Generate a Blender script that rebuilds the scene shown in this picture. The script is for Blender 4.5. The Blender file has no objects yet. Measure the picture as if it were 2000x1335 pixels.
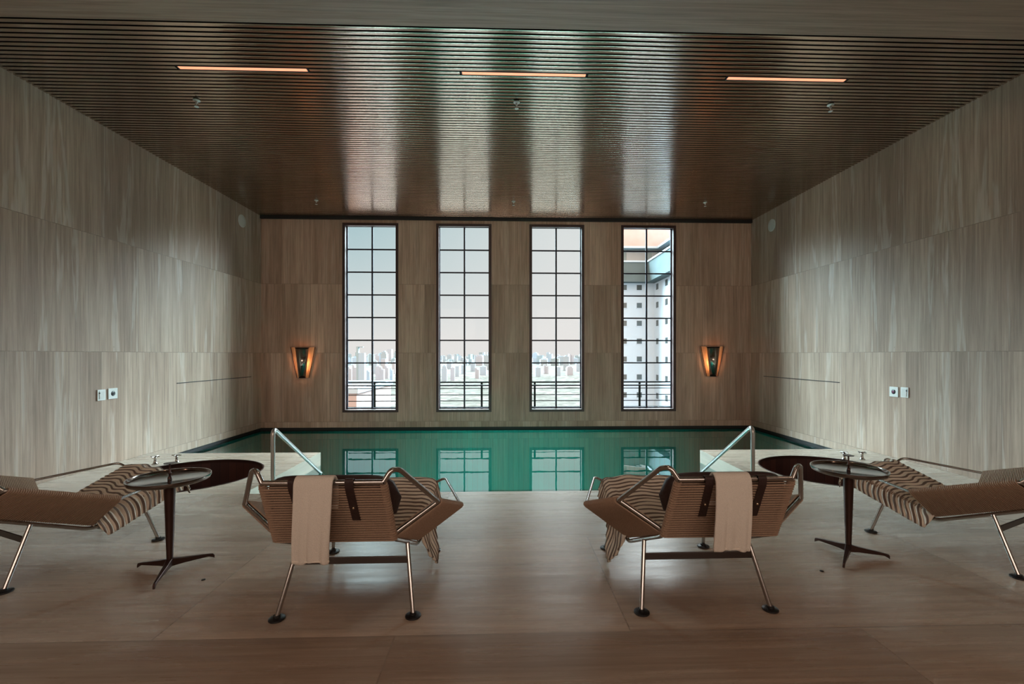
import bpy, bmesh, math, random
from mathutils import Vector, Matrix
R = math.radians
S = bpy.context.scene
C = S.collection
rnd = random.Random(7)

# ------------------------------------------------------------------ camera
cam_d = bpy.data.cameras.new('camera'); cam = bpy.data.objects.new('camera', cam_d); C.objects.link(cam)
cam_d.sensor_width = 36.0; cam_d.lens = 880.0/2000*36.0
cam_d.shift_x = -0.0050; cam_d.shift_y = 0.01245
cam_d.clip_start = 0.05; cam_d.clip_end = 20000
cam.location = (0, 0, 1.3); cam.rotation_euler = (R(90), 0, -0.031)
S.camera = cam
S.view_settings.view_transform = 'Standard'; S.view_settings.look = 'None'
S.view_settings.gamma = 1.0; S.view_settings.use_curve_mapping = False
S.view_settings.exposure = 0.0

# ------------------------------------------------------------------ world: hazy sky, palest low over the far city
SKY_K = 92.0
W = bpy.data.worlds.new('hazy_sky'); S.world = W; W.use_nodes = True
nt = W.node_tree; nt.nodes.clear()
def N(nt, typ, **kw):
    n = nt.nodes.new(typ)
    for k, v in kw.items():
        if k == 'inp':
            for a, b in v.items(): n.inputs[a].default_value = b
        else: setattr(n, k, v)
    return n
def L(nt, a, b): nt.links.new(a, b)
def math_n(nt, op, a, b=None, c=None, clamp=False):
    n = nt.nodes.new('ShaderNodeMath'); n.operation = op; n.use_clamp = clamp
    for i, v in enumerate((a, b, c)):
        if v is None: continue
        if hasattr(v, 'links'): nt.links.new(v, n.inputs[i])
        else: n.inputs[i].default_value = v
    return n.outputs[0]
def maprange(nt, v, a, b, c=0., d=1., smooth=True):
    n = nt.nodes.new('ShaderNodeMapRange'); n.interpolation_type = 'SMOOTHSTEP' if smooth else 'LINEAR'
    nt.links.new(v, n.inputs['Value'])
    for k, x in zip(('From Min', 'From Max', 'To Min', 'To Max'), (a, b, c, d)): n.inputs[k].default_value = x
    return n.outputs[0]
def mixc(nt, f, a, b, mode='MIX'):
    n = nt.nodes.new('ShaderNodeMix'); n.data_type = 'RGBA'; n.blend_type = mode
    for v, i in ((f, n.inputs[0]), (a, n.inputs[6]), (b, n.inputs[7])):
        if hasattr(v, 'links'): nt.links.new(v, i)
        elif isinstance(v, (int, float)): i.default_value = v
        else: i.default_value = (*v, 1) if len(v) == 3 else v
    return n.outputs[2]
tc = N(nt, 'ShaderNodeTexCoord'); sx = N(nt, 'ShaderNodeSeparateXYZ'); L(nt, tc.outputs['Generated'], sx.inputs[0])
dx, dy, dz = sx.outputs
up = maprange(nt, dz, 0.02, 0.28, smooth=False)
lf = maprange(nt, dx, 0.12, -0.30, smooth=False)
low = mixc(nt, up, (0.84, 0.80, 0.785), (0.74, 0.76, 0.76))
blue = math_n(nt, 'MULTIPLY', up, lf)
vis = mixc(nt, blue, low, (0.42, 0.58, 0.62))
glow = math_n(nt, 'MULTIPLY', maprange(nt, dy, 0.90, 0.72), math_n(nt, 'MULTIPLY', maprange(nt, dy, 0.17, 0.24), maprange(nt, dz, 0.12, 0.36)))  # added bright band, out of view, that lights the room through the windows
back = maprange(nt, dy, -0.02, -0.30)                 # the brighter sunward half of the sky behind the building, raised and warmed to light facades and room
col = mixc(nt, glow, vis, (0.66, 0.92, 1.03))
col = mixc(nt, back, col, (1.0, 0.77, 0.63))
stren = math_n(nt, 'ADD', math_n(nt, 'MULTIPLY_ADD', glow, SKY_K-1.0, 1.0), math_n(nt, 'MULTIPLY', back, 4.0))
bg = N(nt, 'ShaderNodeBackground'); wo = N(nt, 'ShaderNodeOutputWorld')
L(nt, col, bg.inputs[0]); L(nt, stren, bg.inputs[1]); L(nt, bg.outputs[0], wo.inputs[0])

# ------------------------------------------------------------------ dimensions (metres)
XL, XR, YF, YB = -4.665, 4.945, 8.84, -3.0
ZC, ZW, ZR = 3.972, -0.17, -0.11          # slatted ceiling, water level, lower edge of the wall panels over the pool
YS, ZS = 3.185, 3.60                      # stone soffit edge
YD, YP = 4.29, 6.08                       # near pool edge, far edge of the tub platforms
PL, PR = -2.43, 2.69                      # inner edges of the platforms
WIN = [(-3.114, -2.040), (-1.306, -0.228), (0.515, 1.597), (2.330, 3.425)]
WZ = (0.182, 3.858)
TUB = [(-3.40, 4.99, .70), (3.68, 4.98, .70)]

FILL_OPENINGS = [(-3.3, -1.3), (-.85, 1.15), (1.6, 3.6)]          # added openings in the unseen back wall, letting in fill light
BZ = (1.9, 3.45)
for (a, b) in FILL_OPENINGS:
    ld = bpy.data.lights.new('window_daylight', 'AREA'); ld.shape = 'RECTANGLE'; ld.size = b-a; ld.size_y = BZ[1]-BZ[0]
    ld.cycles.is_portal = True
    lo = bpy.data.objects.new('window_daylight', ld); C.objects.link(lo)
    lo.location = ((a+b)/2, YB-.26, (BZ[0]+BZ[1])/2); lo.rotation_euler = (R(90), 0, 0)
# sampling portals for the daylight, one per window opening
for (a, b) in WIN:
    ld = bpy.data.lights.new('window_daylight', 'AREA'); ld.shape = 'RECTANGLE'; ld.size = b-a; ld.size_y = WZ[1]-WZ[0]
    ld.cycles.is_portal = True
    lo = bpy.data.objects.new('window_daylight', ld); C.objects.link(lo)
    lo.location = ((a+b)/2, YF+.25, (WZ[0]+WZ[1])/2); lo.rotation_euler = (R(-90), 0, 0)

# ------------------------------------------------------------------ helpers
def obj(name, bm, mat, parent=None, smooth=False):
    me = bpy.data.meshes.new(name)
    bmesh.ops.recalc_face_normals(bm, faces=bm.faces)
    bm.to_mesh(me); bm.free()
    for m in (mat if isinstance(mat, (list, tuple)) else [mat]): me.materials.append(m)
    if smooth:
        for p in me.polygons: p.use_smooth = True
    o = bpy.data.objects.new(name, me); C.objects.link(o)
    if parent: o.parent = parent
    if any(p.use_smooth for p in me.polygons): smooth_angle(o)
    return o
def smooth_angle(o, deg=48):
    me = o.data
    bm = bmesh.new(); bm.from_mesh(me)
    for e in bm.edges:
        if len(e.link_faces) == 2 and e.calc_face_angle(0) > R(deg): e.smooth = False
    bm.to_mesh(me); bm.free()
    return o
def tag(o, label=None, cat=None, group=None, kind=None):
    if label: o['label'] = label
    if cat: o['category'] = cat
    if group: o['group'] = group
    if kind: o['kind'] = kind
    return o
def empty(name, loc=(0, 0, 0), rz=0.):
    o = bpy.data.objects.new(name, None); C.objects.link(o); o.location = loc; o.rotation_euler = (0, 0, rz)
    o.empty_display_size = .1
    return o
def box(bm, a, b, mi=0, bev=0.):
    x0, y0, z0 = a; x1, y1, z1 = b
    vs = [bm.verts.new(p) for p in ((x0,y0,z0),(x1,y0,z0),(x1,y1,z0),(x0,y1,z0),(x0,y0,z1),(x1,y0,z1),(x1,y1,z1),(x0,y1,z1))]
    fs = [bm.faces.new([vs[i] for i in f]) for f in ((0,3,2,1),(4,5,6,7),(0,1,5,4),(1,2,6,5),(2,3,7,6),(3,0,4,7))]
    for f in fs: f.material_index = mi
    if bev:
        es = list({e for f in fs for e in f.edges})
        bmesh.ops.bevel(bm, geom=es, offset=bev, segments=2, affect='EDGES', profile=.5)
def fillet(pts, r, n=6):
    pts = [Vector(p) for p in pts]
    out = [pts[0]]
    for i in range(1, len(pts)-1):
        p, a, b = pts[i], pts[i-1], pts[i+1]
        u = (a-p); v = (b-p)
        rr = r[i-1] if isinstance(r, (list, tuple)) else r
        d = min(rr, u.length*.48, v.length*.48)
        u.normalize(); v.normalize()
        s, e = p+u*d, p+v*d
        for k in range(n+1):
            t = k/n
            out.append(s*(1-t)**2 + p*2*t*(1-t) + e*t*t)
    out.append(pts[-1])
    return out
def tube(bm, pts, r, seg=12, caps=True, closed=False, mi=0):
    pts = [Vector(p) for p in pts]
    n = len(pts)
    rings = []
    up = None
    for i, p in enumerate(pts):
        if closed: t = (pts[(i+1) % n]-pts[i-1])
        else: t = (pts[min(i+1, n-1)]-pts[max(i-1, 0)])
        t.normalize()
        if up is None:
            up = t.orthogonal().normalized()
        up = (up - t*up.dot(t)).normalized()
        s = t.cross(up)
        rr = r(i/(n-1)) if callable(r) else r
        rings.append([bm.verts.new(p+(up*math.cos(a)+s*math.sin(a))*rr) for a in [2*math.pi*k/seg for k in range(seg)]])
    m = n if closed else n-1
    for i in range(m):
        A, B = rings[i], rings[(i+1) % n]
        for k in range(seg):
            f = bm.faces.new((A[k], A[(k+1) % seg], B[(k+1) % seg], B[k])); f.material_index = mi; f.smooth = True
    if caps and not closed:
        for q in (rings[0][::-1], rings[-1]):
            f = bm.faces.new(q); f.material_index = mi
def lathe(bm, prof, c=(0, 0, 0), seg=48, ang=(0, 2*math.pi), mi=0, closed_prof=False):
    full = abs(ang[1]-ang[0]-2*math.pi) < 1e-6
    m = seg if full else seg+1
    rings = []
    for k in range(m):
        a = ang[0]+(ang[1]-ang[0])*k/seg
        rings.append([bm.verts.new((c[0]+r*math.cos(a), c[1]+r*math.sin(a), c[2]+z)) if (r > 1e-6 or k == 0) else None for r, z in prof])
    for rg in rings[1:]:
        for j, v in enumerate(rg):
            if v is None: rg[j] = rings[0][j]
    for k in range(seg):
        A, B = rings[k], rings[(k+1) % m]
        J = len(prof) if closed_prof else len(prof)-1
        for j in range(J):
            j2 = (j+1) % len(prof)
            q = []
            for v in (A[j], B[j], B[j2], A[j2]):
                if v not in q: q.append(v)
            if len(q) >= 3:
                f = bm.faces.new(q); f.material_index = mi; f.smooth = True
def copy_tree(o, parent=None):
    c = o.copy(); C.objects.link(c); c.parent = parent
    for ch in list(o.children): copy_tree(ch, c)
    return c

# ------------------------------------------------------------------ materials
def pmat(name, color, rough=.5, metal=0., spec=.5, **kw):
    m = bpy.data.materials.new(name); m.use_nodes = True
    b = m.node_tree.nodes['Principled BSDF']
    b.inputs['Base Color'].default_value = (*color, 1); b.inputs['Roughness'].default_value = rough
    b.inputs['Metallic'].default_value = metal; b.inputs['Specular IOR Level'].default_value = spec
    for k, v in kw.items(): b.inputs[k].default_value = v
    return m
def grain(m, scale, amt, mult=(1, 1, 1), bump=0.):
    """procedural mottling of the base colour along the object's own axes"""
    nt = m.node_tree; b = nt.nodes['Principled BSDF']; base = tuple(b.inputs['Base Color'].default_value[:3])
    tc = N(nt, 'ShaderNodeTexCoord'); mp = N(nt, 'ShaderNodeMapping'); mp.inputs['Scale'].default_value = mult
    L(nt, tc.outputs['Object'], mp.inputs[0])
    no = N(nt, 'ShaderNodeTexNoise', inp={'Scale': scale, 'Detail': 5., 'Roughness': .6}); L(nt, mp.outputs[0], no.inputs[0])
    v = maprange(nt, no.outputs[0], .25, .75, 1-amt, 1+amt, smooth=False)
    L(nt, mixc(nt, 1., base, v, 'MULTIPLY'), b.inputs['Base Color'])
    if bump:
        bp = N(nt, 'ShaderNodeBump', inp={'Strength': bump, 'Distance': .01}); L(nt, no.outputs[0], bp.inputs['Height']); L(nt, bp.outputs[0], b.inputs['Normal'])
    return m

def travertine(name, plane, cols, pw, ph, off=(0, 0), rough=.45, veins=1., joint=.0035, spec=.4, streak=.34, fine=1.):
    """plane: which world axes run across / along the veins: 'xz' far wall, 'yz' side walls, 'xy' floor"""
    m = bpy.data.materials.new(name); m.use_nodes = True; nt = m.node_tree; b = nt.nodes['Principled BSDF']
    tc = N(nt, 'ShaderNodeTexCoord'); s = N(nt, 'ShaderNodeSeparateXYZ'); L(nt, tc.outputs['Object'], s.inputs[0])
    ax = {'x': s.outputs[0], 'y': s.outputs[1], 'z': s.outputs[2]}
    u, v = ax[plane[0]], ax[plane[1]]                   # v runs along the veins
    cb = N(nt, 'ShaderNodeCombineXYZ')
    L(nt, math_n(nt, 'ADD', u, off[0]), cb.inputs[0]); L(nt, math_n(nt, 'ADD', v, off[1]), cb.inputs[1])
    if plane == 'yx':    # floor slabs: long side along x
        cb2 = N(nt, 'ShaderNodeCombineXYZ'); L(nt, math_n(nt, 'ADD', v, off[1]), cb2.inputs[0]); L(nt, math_n(nt, 'ADD', u, off[0]), cb2.inputs[1]); bv = cb2
    else: bv = cb
    br = N(nt, 'ShaderNodeTexBrick', offset=.5, squash=1.0)
    for k, x in {'Scale': 1., 'Mortar Size': joint, 'Mortar Smooth': .1, 'Bias': 0., 'Brick Width': pw, 'Row Height': ph}.items(): br.inputs[k].default_value = x
    br.inputs['Color1'].default_value = (0, 0, 0, 1); br.inputs['Color2'].default_value = (1, 1, 1, 1); br.inputs['Mortar'].default_value = (.5, .5, .5, 1)
    L(nt, bv.outputs[0], br.inputs[0])
    rid = N(nt, 'ShaderNodeSeparateColor'); L(nt, br.outputs[0], rid.inputs[0]); rid = rid.outputs[0]
    cc = N(nt, 'ShaderNodeCombineXYZ'); L(nt, u, cc.inputs[0]); L(nt, math_n(nt, 'MULTIPLY', v, .065), cc.inputs[1]); L(nt, math_n(nt, 'MULTIPLY', rid, 23.), cc.inputs[2])
    def noise(sc, det, ro, dist=0.):
        n = N(nt, 'ShaderNodeTexNoise', inp={'Scale': sc, 'Detail': det, 'Roughness': ro, 'Distortion': dist}); L(nt, cc.outputs[0], n.inputs[0]); return n.outputs[0]
    n1 = noise(2.2, 6., .62, .35); n2 = noise(16., 6., .7, .2)
    cc = N(nt, 'ShaderNodeCombineXYZ'); L(nt, u, cc.inputs[0]); L(nt, math_n(nt, 'MULTIPLY', v, .055), cc.inputs[1]); L(nt, math_n(nt, 'MULTIPLY', rid, 31.), cc.inputs[2])
    n3 = noise(4.2, 5., .62, .5); cc = N(nt, 'ShaderNodeCombineXYZ'); L(nt, u, cc.inputs[0]); L(nt, math_n(nt, 'MULTIPLY', v, .02), cc.inputs[1]); L(nt, math_n(nt, 'MULTIPLY', rid, 17.), cc.inputs[2])
    n4 = noise(52., 3., .65)
    base = mixc(nt, maprange(nt, n1, .36, .66), cols[0], cols[1])
    base = mixc(nt, math_n(nt, 'MULTIPLY', maprange(nt, n2, .42, .68), streak), base, cols[2])
    base = mixc(nt, 1., base, maprange(nt, n4, .30, .70, 1-.24*fine, 1+.22*fine, smooth=False), 'MULTIPLY')
    # pale calcite veins: narrow band of the noise
    vv = math_n(nt, 'ABSOLUTE', math_n(nt, 'SUBTRACT', n3, .60))
    vv = maprange(nt, vv, .05, .005)
    base = mixc(nt, math_n(nt, 'MULTIPLY', vv, .26*veins), base, cols[3])
    base = mixc(nt, 1., base, maprange(nt, rid, 0, 1, .86, 1.12, smooth=False), 'MULTIPLY')
    # pits
    cp = N(nt, 'ShaderNodeCombineXYZ'); L(nt, u, cp.inputs[0]); L(nt, math_n(nt, 'MULTIPLY', v, .45), cp.inputs[1])
    pit = N(nt, 'ShaderNodeTexNoise', inp={'Scale': 34., 'Detail': 3., 'Roughness': .6}); L(nt, cp.outputs[0], pit.inputs[0])
    pz = math_n(nt, 'MULTIPLY', maprange(nt, pit.outputs[0], .70, .78), .55)
    base = mixc(nt, pz, base, tuple(c*.35 for c in cols[0]))
    base = mixc(nt, math_n(nt, 'MULTIPLY', br.outputs['Fac'], .55), base, tuple(c*.4 for c in cols[0]))
    L(nt, base, b.inputs['Base Color'])
    ro = maprange(nt, n2, .3, .7, rough-.05, rough+.07, smooth=False); L(nt, ro, b.inputs['Roughness'])
    b.inputs['Specular IOR Level'].default_value = spec
    h = math_n(nt, 'SUBTRACT', math_n(nt, 'MULTIPLY', n2, .25), math_n(nt, 'ADD', pz, br.outputs['Fac']))
    bp = N(nt, 'ShaderNodeBump', inp={'Strength': .25, 'Distance': .002}); L(nt, h, bp.inputs['Height']); L(nt, bp.outputs[0], b.inputs['Normal'])
    return m

TC = [(.30, .198, .140), (.40, .285, .212), (.16, .098, .068), (.64, .55, .47)]
M = {}
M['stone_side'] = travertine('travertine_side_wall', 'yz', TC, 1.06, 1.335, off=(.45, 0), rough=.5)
M['stone_far'] = travertine('travertine_far_wall', 'xz', [(c[0]*1.36, c[1]*1.24, c[2]*1.24) for c in TC], 1.10, 1.335, off=(.43, 0), rough=.5, veins=.45)  # side-wall stone lightened and warmed, putting missing light into the colour
M['stone_floor'] = travertine('travertine_floor', 'yx', [(.34, .250, .184), (.45, .355, .275), (.23, .160, .114), (.55, .47, .39)], 2.2, 1.1, off=(.1, .5), rough=.27, veins=.35, spec=.5, streak=.34, fine=.65)
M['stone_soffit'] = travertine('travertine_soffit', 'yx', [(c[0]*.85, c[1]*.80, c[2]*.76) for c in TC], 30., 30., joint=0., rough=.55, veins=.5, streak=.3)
M['deck_side'] = grain(pmat('travertine_edge', (.36, .29, .22), .45), 9, .18, (.4, .25, 3))
M['reveal'] = grain(pmat('pale_reveal_plaster', (.20, .125, .12), .7), 12, .05)
M['window_frame'] = grain(pmat('dark_bronze_frame', (.045, .020, .017), .4), 30, .2)
M['window_bar'] = grain(pmat('dark_blue_grey_bars', (.008, .011, .024), .45), 30, .2)
M['slat'] = grain(pmat('bronze_slat', (.56, .455, .37), .17, 1.0), 3, .10, (1, 1, 1))
M['black'] = pmat('black_backing', (.006, .005, .005), .7)
M['recess'] = pmat('dark_recess', (.012, .010, .009), .6)
M['chrome'] = grain(pmat('polished_chrome', (.47, .45, .43), .20, 1.0), 40, .05)
M['rail_steel'] = grain(pmat('satin_steel', (.50, .48, .45), .34, 1.0), 40, .05)
M['foot'] = grain(pmat('black_rubber_foot', (.012, .011, .011), .35), 60, .2)
M['crossbar'] = grain(pmat('brushed_steel_bar', (.11, .095, .088), .36, 1.0), 60, .15, (1, 8, 8))
M['leather'] = grain(pmat('dark_brown_leather', (.030, .014, .012), .42), 90, .3, bump=.2)
M['brass'] = grain(pmat('brass_stud', (.75, .62, .45), .25, 1.0), 50, .1)
M['towel'] = grain(pmat('cream_terry', (.74, .68, .60), .95, spec=.1), 260, .10, bump=.5)
M['piping'] = pmat('cream_hem', (.70, .63, .54), .9)
M['table_metal'] = grain(pmat('dark_bronze_metal', (.21, .175, .155), .14, 1.0), 8, .12)
M['table_base'] = grain(pmat('dark_bronze_lacquer', (.055, .026, .020), .32, .6), 20, .15)
M['tub_wood'] = None
M['sconce'] = grain(pmat('polished_bronze', (.40, .37, .33), .14, 1.0), 10, .12, (1, 1, .2))
M['copper'] = grain(pmat('copper_inner', (.80, .42, .22), .35, .7), 12, .1)
M['white_plastic'] = grain(pmat('white_plastic', (.60, .59, .55), .4), 20, .03)
M['grey_plastic'] = grain(pmat('grey_plastic', (.52, .50, .46), .5), 20, .03)
M['dark_plastic'] = pmat('dark_socket', (.012, .012, .012), .4)
M['plum'] = pmat('plum_button', (.16, .02, .07), .35)
M['concrete'] = grain(pmat('balcony_concrete', (.06, .058, .056), .8), 3, .1)
M['rail_paint'] = grain(pmat('dark_rail_paint', (.004, .005, .005), .6), 20, .2)

# ropes
def rope_mat(name, col):
    m = pmat(name, col, .75, spec=.2); nt = m.node_tree; b = nt.nodes['Principled BSDF']
    tc = N(nt, 'ShaderNodeTexCoord'); no = N(nt, 'ShaderNodeTexNoise', inp={'Scale': 420., 'Detail': 2.}); L(nt, tc.outputs['Object'], no.inputs[0])
    L(nt, mixc(nt, 1., col, maprange(nt, no.outputs[0], .3, .7, .72, 1.2), 'MULTIPLY'), b.inputs['Base Color'])
    bp = N(nt, 'ShaderNodeBump', inp={'Strength': .4, 'Distance': .002}); L(nt, no.outputs[0], bp.inputs['Height']); L(nt, bp.outputs[0], b.inputs['Normal'])
    return m
M['rope'] = rope_mat('tan_halyard_rope', (.36, .245, .172))

# wooden tub staves
m = pmat('red_brown_tub_wood', (.10, .032, .018), .45); nt_ = m.node_tree; b_ = nt_.nodes['Principled BSDF']
tc_ = N(nt_, 'ShaderNodeTexCoord'); s_ = N(nt_, 'ShaderNodeSeparateXYZ'); L(nt_, tc_.outputs['Object'], s_.inputs[0])
an = math_n(nt_, 'ARCTAN2', s_.outputs[1], s_.outputs[0])
st = math_n(nt_, 'FRACT', math_n(nt_, 'MULTIPLY', an, 44/(2*math.pi)))
sid = math_n(nt_, 'FLOOR', math_n(nt_, 'MULTIPLY', an, 44/(2*math.pi)))
wn = N(nt_, 'ShaderNodeTexWhiteNoise', noise_dimensions='1D'); L(nt_, sid, wn.inputs['W'])
gap = maprange(nt_, math_n(nt_, 'ABSOLUTE', math_n(nt_, 'SUBTRACT', st, .5)), .46, .5)
cw = mixc(nt_, wn.outputs[0], (.038, .012, .009), (.085, .028, .018))
L(nt_, mixc(nt_, gap, cw, (.008, .004, .003)), b_.inputs['Base Color']); M['tub_wood'] = m

# striped throw: v of the uv runs along the seat
m = pmat('striped_throw', (.60, .51, .42), .95, spec=.1); nt_ = m.node_tree; b_ = nt_.nodes['Principled BSDF']
uv = N(nt_, 'ShaderNodeUVMap'); s_ = N(nt_, 'ShaderNodeSeparateXYZ'); L(nt_, uv.outputs[0], s_.inputs[0])
mpu = N(nt_, 'ShaderNodeMapping'); mpu.inputs['Scale'].default_value = (1.6, .14, 1); L(nt_, uv.outputs[0], mpu.inputs[0])
no_ = N(nt_, 'ShaderNodeTexNoise', inp={'Scale': 3., 'Detail': 2.}); L(nt_, mpu.outputs[0], no_.inputs[0])
vv = math_n(nt_, 'ADD', s_.outputs[1], math_n(nt_, 'MULTIPLY', no_.outputs[0], .55))
fr = math_n(nt_, 'ABSOLUTE', math_n(nt_, 'SUBTRACT', math_n(nt_, 'FRACT', vv), .5))
dark = maprange(nt_, fr, .16, .07)
fz = N(nt_, 'ShaderNodeTexNoise', inp={'Scale': 60., 'Detail': 3.}); L(nt_, uv.outputs[0], fz.inputs[0])
cr = mixc(nt_, fz.outputs[0], (.66, .57, .46), (.84, .76, .65))
L(nt_, mixc(nt_, dark, cr, (.17, .125, .10)), b_.inputs['Base Color'])
bp_ = N(nt_, 'ShaderNodeBump', inp={'Strength': .6, 'Distance': .006}); L(nt_, fr, bp_.inputs['Height']); L(nt_, bp_.outputs[0], b_.inputs['Normal'])
M['throw'] = m

# glass pane
m = bpy.data.materials.new('clear_window_glass'); m.use_nodes = True; nt_ = m.node_tree; nt_.nodes.clear()
tr = N(nt_, 'ShaderNodeBsdfTransparent', inp={'Color': (.97, .985, .98, 1)}); gl = N(nt_, 'ShaderNodeBsdfGlossy', inp={'Roughness': .01})
fz = N(nt_, 'ShaderNodeFresnel', inp={'IOR': 1.12}); mx = N(nt_, 'ShaderNodeMixShader'); ou = N(nt_, 'ShaderNodeOutputMaterial')
L(nt_, fz.outputs[0], mx.inputs[0]); L(nt_, tr.outputs[0], mx.inputs[1]); L(nt_, gl.outputs[0], mx.inputs[2]); L(nt_, mx.outputs[0], ou.inputs[0])
M['glass'] = m
# water surface: clear teal with a strong mirror at shallow angles and faint ripples
m = bpy.data.materials.new('pool_water'); m.use_nodes = True; nt_ = m.node_tree; nt_.nodes.clear()
tr = N(nt_, 'ShaderNodeBsdfTransparent', inp={'Color': (.26, .87, .79, 1)}); gl = N(nt_, 'ShaderNodeBsdfGlossy', inp={'Roughness': .0, 'Color': (.93, .96, .96, 1)})
fz = N(nt_, 'ShaderNodeFresnel', inp={'IOR': 3.6}); mx = N(nt_, 'ShaderNodeMixShader'); ou = N(nt_, 'ShaderNodeOutputMaterial')
tc_ = N(nt_, 'ShaderNodeTexCoord'); mp_ = N(nt_, 'ShaderNodeMapping'); mp_.inputs['Scale'].default_value = (1, .6, 1); L(nt_, tc_.outputs['Object'], mp_.inputs[0])
no_ = N(nt_, 'ShaderNodeTexNoise', inp={'Scale': 5., 'Detail': 2.}); L(nt_, mp_.outputs[0], no_.inputs[0])
bp_ = N(nt_, 'ShaderNodeBump', inp={'Strength': .05, 'Distance': .01}); L(nt_, no_.outputs[0], bp_.inputs['Height'])
L(nt_, bp_.outputs[0], gl.inputs['Normal']); L(nt_, fz.outputs[0], mx.inputs[0]); L(nt_, tr.outputs[0], mx.inputs[1]); L(nt_, gl.outputs[0], mx.inputs[2]); L(nt_, mx.outputs[0], ou.inputs[0])
M['water'] = m
# teal mosaic
m = pmat('teal_pool_tile', (.01, .42, .33), .3); nt_ = m.node_tree; b_ = nt_.nodes['Principled BSDF']
tc_ = N(nt_, 'ShaderNodeTexCoord'); br = N(nt_, 'ShaderNodeTexBrick', offset=0.)
for k, x in {'Scale': 1., 'Mortar Size': .004, 'Brick Width': .1, 'Row Height': .1}.items(): br.inputs[k].default_value = x
br.inputs['Color1'].default_value = (.008, .46, .42, 1); br.inputs['Color2'].default_value = (.015, .54, .48, 1); br.inputs['Mortar'].default_value = (.02, .34, .28, 1)
L(nt_, tc_.outputs['Object'], br.inputs[0]); L(nt_, br.outputs[0], b_.inputs['Base Color']); M['tile'] = m
def emis(name, col, s):
    m = bpy.data.materials.new(name); m.use_nodes = True; b = m.node_tree.nodes['Principled BSDF']
    b.inputs['Base Color'].default_value = (*col, 1); b.inputs['Emission Color'].default_value = (*col, 1); b.inputs['Emission Strength'].default_value = s
    return m
M['pool_lens'] = pmat('pool_light_lens', (.7, .8, .78), .2)
M['strip'] = emis('warm_led_strip', (1.0, .40, .22), 1.0)
M['bulb'] = emis('warm_bulb', (1.0, .55, .28), 30.)

# ------------------------------------------------------------------ room shell
# floor with pool cut-out, two round tub holes, and the pale stone faces down to the water
bm = bmesh.new()
def quad(bm, pts, mi=0):
    f = bm.faces.new([bm.verts.new(p) for p in pts]); f.material_index = mi; return f
quad(bm, ((XL, YB, 0), (XR, YB, 0), (XR, 4.0, 0), (XL, 4.0, 0)))
quad(bm, ((PL, 4.0, 0), (PR, 4.0, 0), (PR, YD, 0), (PL, YD, 0)))
def holed_rect(bm, x0, x1, y0, y1, c):
    cx, cy, r = c
    angs = sorted({round(2*math.pi*k/72, 6) for k in range(72)} | {round(math.atan2(y-cy, x-cx) % (2*math.pi), 6) for x in (x0, x1) for y in (y0, y1)})
    inner, outer = [], []
    for a in angs:
        ca, sa = math.cos(a), math.sin(a)
        t = min([((x1 if ca > 0 else x0)-cx)/ca] if abs(ca) > 1e-9 else [9e9]) if abs(ca) > 1e-9 else 9e9
        t2 = ((y1 if sa > 0 else y0)-cy)/sa if abs(sa) > 1e-9 else 9e9
        t = min(t, t2)
        inner.append(bm.verts.new((cx+r*ca, cy+r*sa, 0))); outer.append(bm.verts.new((cx+t*ca, cy+t*sa, 0)))
    n = len(angs)
    for k in range(n):
        bm.faces.new((inner[k], outer[k], outer[(k+1) % n], inner[(k+1) % n]))
holed_rect(bm, XL, PL, 4.0, YP, TUB[0]); holed_rect(bm, PR, XR, 4.0, YP, TUB[1])
zb = -1.35
for pts in (((PL, YD, 0), (PR, YD, 0), (PR, YD, -.28), (PL, YD, -.28)),
            ((PL, YD, 0), (PL, YP, 0), (PL, YP, -.28), (PL, YD, -.28)), ((PR, YD, 0), (PR, YP, 0), (PR, YP, -.28), (PR, YD, -.28)),
            ((XL, YP, 0), (PL, YP, 0), (PL, YP, -.28), (XL, YP, -.28)), ((PR, YP, 0), (XR, YP, 0), (XR, YP, -.28), (PR, YP, -.28))):
    quad(bm, pts, 1)
fl = tag(obj('floor', bm, [M['stone_floor'], M['deck_side']]), 'brown travertine floor around the pool', kind='structure')

# pool: teal basin, submerged bench steps, water
pool = tag(empty('swimming_pool', (0, 6.5, 0)), 'indoor swimming pool with still teal water under the tall windows', 'swimming pool')
def P(pts): return [(x, y-6.5, z) for x, y, z in pts]
bm = bmesh.new()
zt = -.28
ring = [(PL, YD), (PR, YD), (PR, YP), (XR, YP), (XR, YF), (XL, YF), (XL, YP), (PL, YP)]
for (a, b) in zip(ring, ring[1:]+ring[:1]):
    t_ = zt if not (a[1] == YF or b[1] == YF) else ZW-.01
    quad(bm, P(((a[0], a[1], t_), (b[0], b[1], t_), (b[0], b[1], zb), (a[0], a[1], zb))))
quad(bm, P(((XL, YP, zb), (XR, YP, zb), (XR, YF, zb), (XL, YF, zb)))); quad(bm, P(((PL, YD, zb), (PR, YD, zb), (PR, YP, zb), (PL, YP, zb))))
obj('basin', bm, M['tile'], pool)
for s, x in ((1, PL), (-1, PR)):
    for k in range(2):
        bm = bmesh.new(); xa, xb = x+s*.002, x+s*(.34+.30*(1-k))
        box(bm, (min(xa, xb), YD-6.5+.01, zb+.005), (max(xa, xb), YP-6.5-.004, -.42-.34*(1-k)), bev=.01)
        o = obj('step', bm, M['tile'], pool)
bm = bmesh.new()
quad(bm, P(((XL-.05, YP+.001, ZW), (XR+.05, YP+.001, ZW), (XR+.05, YF+.05, ZW), (XL-.05, YF+.05, ZW)))); quad(bm, P(((PL+.001, YD+.001, ZW), (PR-.001, YD+.001, ZW), (PR-.001, YP+.001, ZW), (PL+.001, YP+.001, ZW))))
bmesh.ops.remove_doubles(bm, verts=bm.verts, dist=1e-5)
obj('water', bm, M['water'], pool)

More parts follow.
